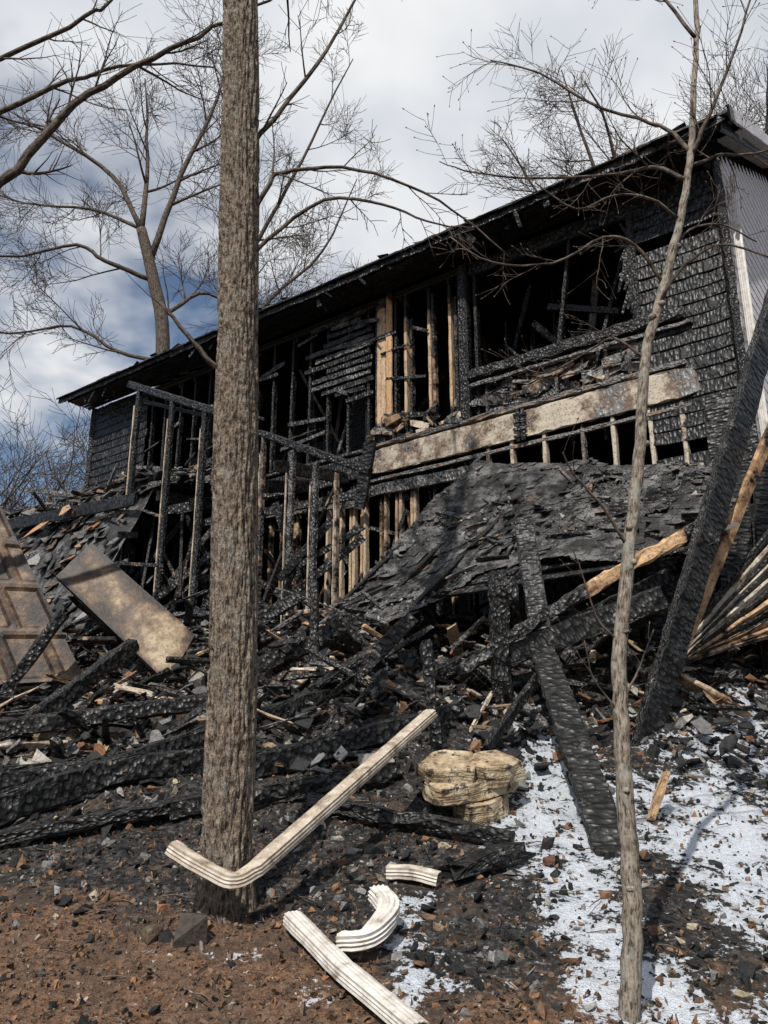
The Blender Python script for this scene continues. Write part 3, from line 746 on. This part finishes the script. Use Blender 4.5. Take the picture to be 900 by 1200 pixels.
def limb(mb,pts,r0,r1,lev,L=None,n=4,kids=(4,7),t0=.15,**kw):
    pp=bez(pts,n);m=len(pp)-1
    for i in range(1,m): pp[i]=pp[i]+V((U(-1,1),U(-1,1),U(-1,1)))*r0*.35
    rad=[r0+(r1-r0)*i/m for i in range(m+1)]
    mb.tube(pp,rad,8 if r0>.02 else 6)
    if lev>=0:
        tot=sum((pp[i+1]-pp[i]).length for i in range(m))
        a=dict(up=.03,wob=.16,rmin=.003,seg=6,bud=0,spread=(.5,1.05));a.update(kw)
        branch_off(mb,pp,rad,L or tot*.7,lev+1,a['up'],a['wob'],kids,a['rmin'],a['seg'],a['bud'],a['spread'],t0)
    return pp,rad
tree=empty('oak_tree')
def trunkpath(z):
    K=[(-1,-.70,4.2),(.73,-.755,4.24),(2.83,-.83,4.3),(4.47,-.89,4.3),(6.47,-.98,4.3),(9,-1.05,4.35),(13,-.95,4.4)]
    for a,b in zip(K,K[1:]):
        if z<=b[0]:
            t=(z-a[0])/(b[0]-a[0]);return V((a[1]+(b[1]-a[1])*t,a[2]+(b[2]-a[2])*t,z))
    return V((K[-1][1],K[-1][2],z))
mb=MB();K=110;rings=[];us=[];z=.45
while z<7.6:
    c=trunkpath(z);r=.115-.004*(z-.8)/3
    r+=.022*(1-sm(.6,1.15,z))
    ring=[]
    for j in range(K):
        a=6.2832*j/K;ca,sa=math.cos(a),math.sin(a)
        w=.8*nz(z*2.2,ca*2,sa*2)
        nn=abs(noise.noise(V((ca*5.5+w,sa*5.5+w,z*2.6))))+.6*abs(noise.noise(V((ca*11+w,sa*11,z*6+7))))+.35*abs(nz(ca*20,sa*20,z*16))
        rr=r-.016+.030*min(1,nn*1.7)+.014*nz(ca*1.2,sa*1.2,z*.8)
        if z<1.1: rr+=.022*(1-sm(.6,1.1,z))*math.sin(a*4+1)
        ring.append(c+V((ca*rr,sa*rr,U(-.003,.003))))
    rings.append(ring);us.append(z);z+=.018
mb.ring_tube(rings,[(0,0,0)]*len(rings),us,.76,close=False,smooth=True)
mb.obj('trunk',M_bark,tree)
mb=MB()
mb.tube([trunkpath(7.55+i*.7) for i in range(8)],[.112-.009*i for i in range(8)],12)
kw=dict(rmin=.0028,wob=.15)
limb(mb,[(-.88,4.3,3.60),(-1.0,4.25,3.72),(-1.15,4.2,3.88),(-1.30,4.15,4.06)],.020,.010,0,L=.8,kids=(2,3),t0=.8,**kw)
limb(mb,[(-.84,4.3,4.70),(-.72,4.3,5.0),(-.65,4.35,5.12),(-.27,4.4,5.19),(.16,4.4,5.06),(.53,4.45,4.84),(.8,4.5,4.6)],.018,.004,1,L=.8,kids=(6,8),**kw)
limb(mb,[(-.86,4.3,4.4),(-.72,4.3,4.58),(-.37,4.3,4.87),(0,4.3,4.84),(.27,4.3,4.71),(.55,4.3,4.66)],.016,.004,1,L=.6,kids=(5,7),**kw)
limb(mb,[(-.9,4.3,5.2),(-.8,4.35,5.42),(-.46,4.4,6.03),(-.25,4.5,6.6),(0,4.6,7.3)],.020,.007,1,L=.9,kids=(6,8),**kw)
for i in range(12):
    z=U(7,12.6);a=U(0,6.28);grow(mb,trunkpath(z),(math.cos(a),math.sin(a),.7),U(1.6,2.8),.04,3,up=.06,kids=(3,5),rmin=.003)
mb.obj('limbs_and_twigs',M_bg,tree)
sap=empty('young_tree');mb=MB()
T=[(.92,3.42,.50),(.92,3.4,.62),(.96,3.4,1.0),(.965,3.4,1.31),(.97,3.4,1.63),(.99,3.4,1.98),(1.07,3.4,2.42),(1.16,3.4,2.9),(1.22,3.4,3.32),(1.35,3.4,3.73),(1.47,3.4,4.11),(1.55,3.4,4.46),(1.60,3.4,4.8),(1.7,3.45,5.4),(1.75,3.5,6.2)]
pp=bez(T,6);m=len(pp)-1
for i in range(1,m): pp[i]+=V((U(-1,1),U(-1,1),0))*.004
mb.tube(pp,[.045-.034*(i/m)**.8+(.012*(1-i/4) if i<4 else 0) for i in range(m+1)],14,jit=.06)
for i in range(16):
    q=pp[int(U(.1,.75)*m)];r_=.033;a=U(0,6.28);d_=V((math.cos(a),math.sin(a),0));mb.tube([q+d_*r_*.5,q+d_*(r_*1.1),q+d_*(r_*1.3)],[.018,.013,.004],7)
mb.obj('trunk',M_thin,sap)
mb=MB();kw=dict(rmin=.0017,wob=.2,bud=.0045,up=.03,seg=6)
Y3=3.4
def yl(lst,dy): return [(x,Y3+dy*i/len(lst),z) for i,(x,z) in enumerate(lst)]
limb(mb,yl([(1.07,2.40),(.96,2.57),(.83,2.71),(.77,2.80)],-.2),.009,.003,0,L=.35,kids=(5,7),**kw)
limb(mb,yl([(.98,1.75),(1.06,1.9),(1.12,2.05)],-.1),.006,.003,0,L=.25,kids=(2,4),**kw)
limb(mb,yl([(.98,1.70),(.86,1.85),(.82,2.0)],-.15),.005,.002,0,L=.22,kids=(2,4),**kw)
limb(mb,yl([(1.0,2.0),(.9,2.1),(.84,2.3),(.80,2.4)],-.1),.005,.002,0,L=.25,kids=(3,5),**kw)
limb(mb,yl([(1.55,4.46),(1.50,4.62),(1.41,4.74),(1.11,4.91),(.86,5.16),(.6,5.3)],.3),.014,.004,1,L=.8,kids=(7,9),**kw)
limb(mb,yl([(1.53,4.38),(1.73,4.51),(1.96,4.59),(2.3,4.75)],.3),.011,.004,1,L=.6,kids=(6,8),**kw)
limb(mb,yl([(1.55,4.44),(1.62,4.6),(1.70,4.78),(1.80,5.05),(1.95,5.5)],-.3),.012,.004,1,L=.7,kids=(7,9),**kw)
limb(mb,yl([(1.28,3.55),(1.4,3.75),(1.57,3.87),(1.7,3.82),(1.85,3.73),(2.1,3.75)],-.25),.009,.003,1,L=.5,kids=(5,6),**kw)
limb(mb,yl([(1.34,3.72),(1.2,3.9),(1.04,3.90),(.78,3.73),(.49,3.70),(.3,3.8)],-.3),.010,.003,1,L=.5,kids=(6,7),**kw)
limb(mb,yl([(1.22,3.32),(1.1,3.45),(1.00,3.42),(.80,3.32),(.65,3.38)],.25),.008,.003,1,L=.45,kids=(4,6),**kw)
limb(mb,yl([(1.52,4.30),(1.38,4.42),(1.20,4.42),(.82,4.43),(.48,4.51),(.30,4.62)],.3),.012,.003,1,L=.6,kids=(7,9),**kw)
limb(mb,yl([(1.45,4.08),(1.3,4.15),(1.1,4.12),(.9,4.0),(.7,4.1)],-.3),.008,.003,1,L=.45,kids=(5,6),**kw)
limb(mb,yl([(1.4,3.9),(1.52,4.05),(1.7,4.12),(1.9,4.05)],.2),.008,.003,1,L=.5,kids=(5,7),**kw)
limb(mb,yl([(1.65,5.2),(1.5,5.6),(1.2,5.9),(1.0,6.3)],.3),.011,.004,1,L=.7,kids=(5,7),**kw)
mb.obj('branches_and_buds',M_bg,sap)
lt=empty('leafless_tree');mb=MB()
mb.tube([V((-5.0,5.6,1.0)),V((-5.0,5.6,3)),V((-4.9,5.7,5)),V((-4.95,5.8,7.5)),V((-4.8,5.9,10))],[.2,.16,.14,.11,.05],12)
kw=dict(rmin=.003,wob=.15)
LR=(.4,.75)
limb(mb,[(-4.9,5.7,5.0),(-4.1,5.9,5.7),(-3.39,6,6.33),(-3.0,6,6.92),(-2.59,6,7.40),(-1.99,6,7.79),(-1.49,6,8.14),(-1.0,6.1,8.6)],.055,.010,1,L=1.2,kids=(8,10),t0=.3,**kw)
limb(mb,[(-4.95,5.8,6.2),(-4.2,5.9,6.7),(-3.49,6,7.11),(-2.9,6,7.44),(-2.29,6,7.64),(-1.6,6.1,7.7)],.038,.007,1,L=1.2,kids=(8,10),t0=.3,**kw)
limb(mb,[(-4.9,5.8,6.8),(-4.2,5.9,7.3),(-3.56,6,7.69),(-2.82,6,8.19),(-2.60,6,8.39),(-2.3,6,9)],.033,.008,1,L=1.2,kids=(8,10),t0=.3,**kw)
mb.obj('trunk_and_limbs',M_bg,lt)
LR=(.45,.85)
def bgtree(name,trunk,r0,r1,limbs,lev=3,kids=(4,5),rmin=.006,crown=6,Lc=4.5,Ll=2.6):
    e=empty(name);mb=MB();pp=bez(trunk,5);m=len(pp)-1
    mb.tube(pp,[r0+(r1-r0)*i/m for i in range(m+1)],12)
    for l,ra,rb in limbs: limb(mb,l,ra,rb,lev-1,L=Ll,kids=(7,9),rmin=rmin,wob=.15,bud=0,up=.05)
    for i in range(crown):
        q=pp[int(m*U(.55,1))];a=6.28*(i+R())/max(1,crown);grow(mb,q,(math.cos(a),math.sin(a),U(.5,1.6)),Lc*U(.7,1.1),r1*.6,lev,up=.07,kids=(kids[0]+1,kids[1]+2),rmin=rmin,seg=9)
    mb.obj('trunk_and_crown',M_bg,e)
bgtree('bare_oak_tree',[(-5.3,18,2.8),(-5.35,18,7),(-5.5,18,11.2),(-5.87,18,12.9),(-6.3,18,14.4)],.21,.13,[
 ([(-6.3,18,14.4),(-7.27,18.2,16.2),(-9.0,18.5,17.6),(-10.5,18.5,18.6)],.08,.02),
 ([(-6.0,18,13.5),(-5.45,18.2,16.2),(-4.7,18.5,19.0),(-4.5,19,21.5)],.09,.02),
 ([(-5.9,18,12.9),(-7.0,17.6,13.2),(-7.7,17.5,13.6),(-9.4,17.3,13.1),(-11,17,13.6)],.065,.018),
 ([(-5.4,18,10.6),(-6.6,18,10.9),(-7.8,18,11.6),(-9.4,18,11.4),(-11,18,12)],.055,.012),
 ([(-5.6,18,11.8),(-4.8,18.5,12.8),(-4.0,19,13.0),(-3.2,19.2,14.2)],.06,.015),
 ([(-6.3,18,14.4),(-6.5,18.5,17),(-6.9,18.8,20)],.08,.02),([(-6.3,18,14.4),(-7.9,18.5,15.4),(-9.9,18.8,15.8),(-11.5,18.8,16.5)],.05,.015)],crown=0,rmin=.0075)
bgtree('bare_tree',[(-5.6,25,3),(-5.6,25,10),(-5.4,25,17),(-5.2,25,22)],.24,.11,[
 ([(-5.5,25,14),(-4.0,25,16.5),(-2.2,25,18.5),(-1,25,21.5)],.09,.02),([(-5.5,25,12),(-3.8,24.5,13.8),(-2.0,24.5,15),(0,24.5,16)],.08,.02),([(-5.4,25,17),(-3.8,25,20.5),(-2.4,25,24),(-1.2,25,27)],.09,.02)],crown=4,Lc=5.5,rmin=.009,Ll=3.4)
bgtree('bare_tree',[(7.2,20.5,3),(7.1,20.5,10),(7.3,20.6,15),(7.1,20.5,18)],.22,.12,[
 ([(7.2,20.5,14),(5.2,20.5,16.4),(3.6,20.3,19.2)],.08,.02),([(7.2,20.5,15),(8.6,20.5,17.3),(10.6,20.5,19.5)],.08,.02),([(7.2,20.5,16),(6.2,20.5,19),(5.6,20.5,22)],.08,.02)],crown=4,Lc=5,rmin=.008,Ll=3.2)
bgtree('bare_tree',[(11.6,21,3),(11.6,21,10),(11.8,21,16),(11.5,21,19)],.22,.12,[],crown=6,Lc=5.5,rmin=.008)
mb=MB()
for i in range(14):
    x=-27+i*1.5+U(-1,1);y=U(40,50)
    mb.tube([V((x,y,2.5)),V((x+.1,y,9)),V((x,y,15))],[.24,.18,.08],6)
    for j in range(10): a=U(0,6.28);grow(mb,(x,y,U(8,15)),(math.cos(a),math.sin(a),U(.6,1.6)),U(3.5,5.5),.07,2,up=.08,kids=(5,6),rmin=.018)
mb.obj('distant_trees',M_bg)
# ------------------------------------------------------------------ world, sun, camera
SD=V((-.36,-.93,0)).normalized();EL=math.radians(50)
w=bpy.data.worlds.new('World');scene.world=w;w.use_nodes=True;t=w.node_tree;t.nodes.clear()
out=t.nodes.new('ShaderNodeOutputWorld');bg=t.nodes.new('ShaderNodeBackground');t.links.new(bg.outputs[0],out.inputs[0]);bg.inputs[1].default_value=.1
sky=t.nodes.new('ShaderNodeTexSky');sky.sky_type='NISHITA';sky.sun_disc=False;sky.sun_elevation=EL;sky.sun_rotation=math.atan2(SD.x,SD.y)
tc=t.nodes.new('ShaderNodeTexCoord');sep=t.nodes.new('ShaderNodeSeparateXYZ');t.links.new(tc.outputs['Generated'],sep.inputs[0])
def wm(op,a,b=0.,cl=False):
    x=t.nodes.new('ShaderNodeMath');x.operation=op;x.use_clamp=cl
    for i,v in ((0,a),(1,b)):
        if isinstance(v,(int,float)): x.inputs[i].default_value=v
        else: t.links.new(v,x.inputs[i])
    return x.outputs[0]
zz=wm('ADD',wm('MAXIMUM',sep.outputs[2],0.),.25)
cx=wm('DIVIDE',sep.outputs[0],zz);cy=wm('DIVIDE',sep.outputs[1],zz)
cmb=t.nodes.new('ShaderNodeCombineXYZ');t.links.new(cx,cmb.inputs[0]);t.links.new(cy,cmb.inputs[1])
nt=t.nodes.new('ShaderNodeTexNoise');nt.inputs['Scale'].default_value=1.9;nt.inputs['Detail'].default_value=5;nt.inputs['Roughness'].default_value=.55;t.links.new(cmb.outputs[0],nt.inputs['Vector'])
n2=t.nodes.new('ShaderNodeTexNoise');n2.inputs['Scale'].default_value=2.6;n2.inputs['Detail'].default_value=4;t.links.new(cmb.outputs[0],n2.inputs['Vector'])
bias=wm('ADD',wm('MULTIPLY',sep.outputs[2],1.2),wm('ADD',wm('MULTIPLY',sep.outputs[0],.2),wm('MULTIPLY',sep.outputs[1],.25)))
cov=wm('ADD',wm('ADD',wm('MULTIPLY',wm('SUBTRACT',nt.outputs['Fac'],.5),1.7),bias),-.29)
cr=t.nodes.new('ShaderNodeValToRGB');t.links.new(cov,cr.inputs[0]);cr.color_ramp.elements[0].position=.32;cr.color_ramp.elements[1].position=.60
cc=t.nodes.new('ShaderNodeValToRGB');t.links.new(n2.outputs['Fac'],cc.inputs[0]);cc.color_ramp.elements[0].position=.36;cc.color_ramp.elements[0].color=(.68,.72,.79,1);cc.color_ramp.elements[1].position=.58;cc.color_ramp.elements[1].color=(.98,.99,1.0,1)
ml=t.nodes.new('ShaderNodeVectorMath');ml.operation='SCALE';ml.inputs['Scale'].default_value=9.2;t.links.new(cc.outputs[0],ml.inputs[0])
mx=t.nodes.new('ShaderNodeMix');mx.data_type='RGBA';t.links.new(cr.outputs[0],mx.inputs[0]);t.links.new(sky.outputs[0],mx.inputs[6]);t.links.new(ml.outputs[0],mx.inputs[7])
t.links.new(mx.outputs[2],bg.inputs[0])
sun=bpy.data.lights.new('sun','SUN');sun.energy=5.0;sun.angle=math.radians(.5);sun.color=(1,.955,.88)
so=bpy.data.objects.new('sun',sun);scene.collection.objects.link(so)
dirv=(SD*math.cos(EL)+Z*math.sin(EL));so.rotation_euler=dirv.to_track_quat('Z','Y').to_euler();so.location=(-10,-20,30)
cam=bpy.data.cameras.new('camera');cam.sensor_fit='VERTICAL';cam.sensor_height=24;cam.lens=18.8;cam.clip_end=1500;cam.clip_start=.05
cob=bpy.data.objects.new('camera',cam);scene.collection.objects.link(cob);cob.location=(0,0,1.6);cob.rotation_euler=(math.radians(106),0,0);scene.camera=cob
scene.view_settings.view_transform='Standard';scene.view_settings.look='None';scene.view_settings.exposure=0
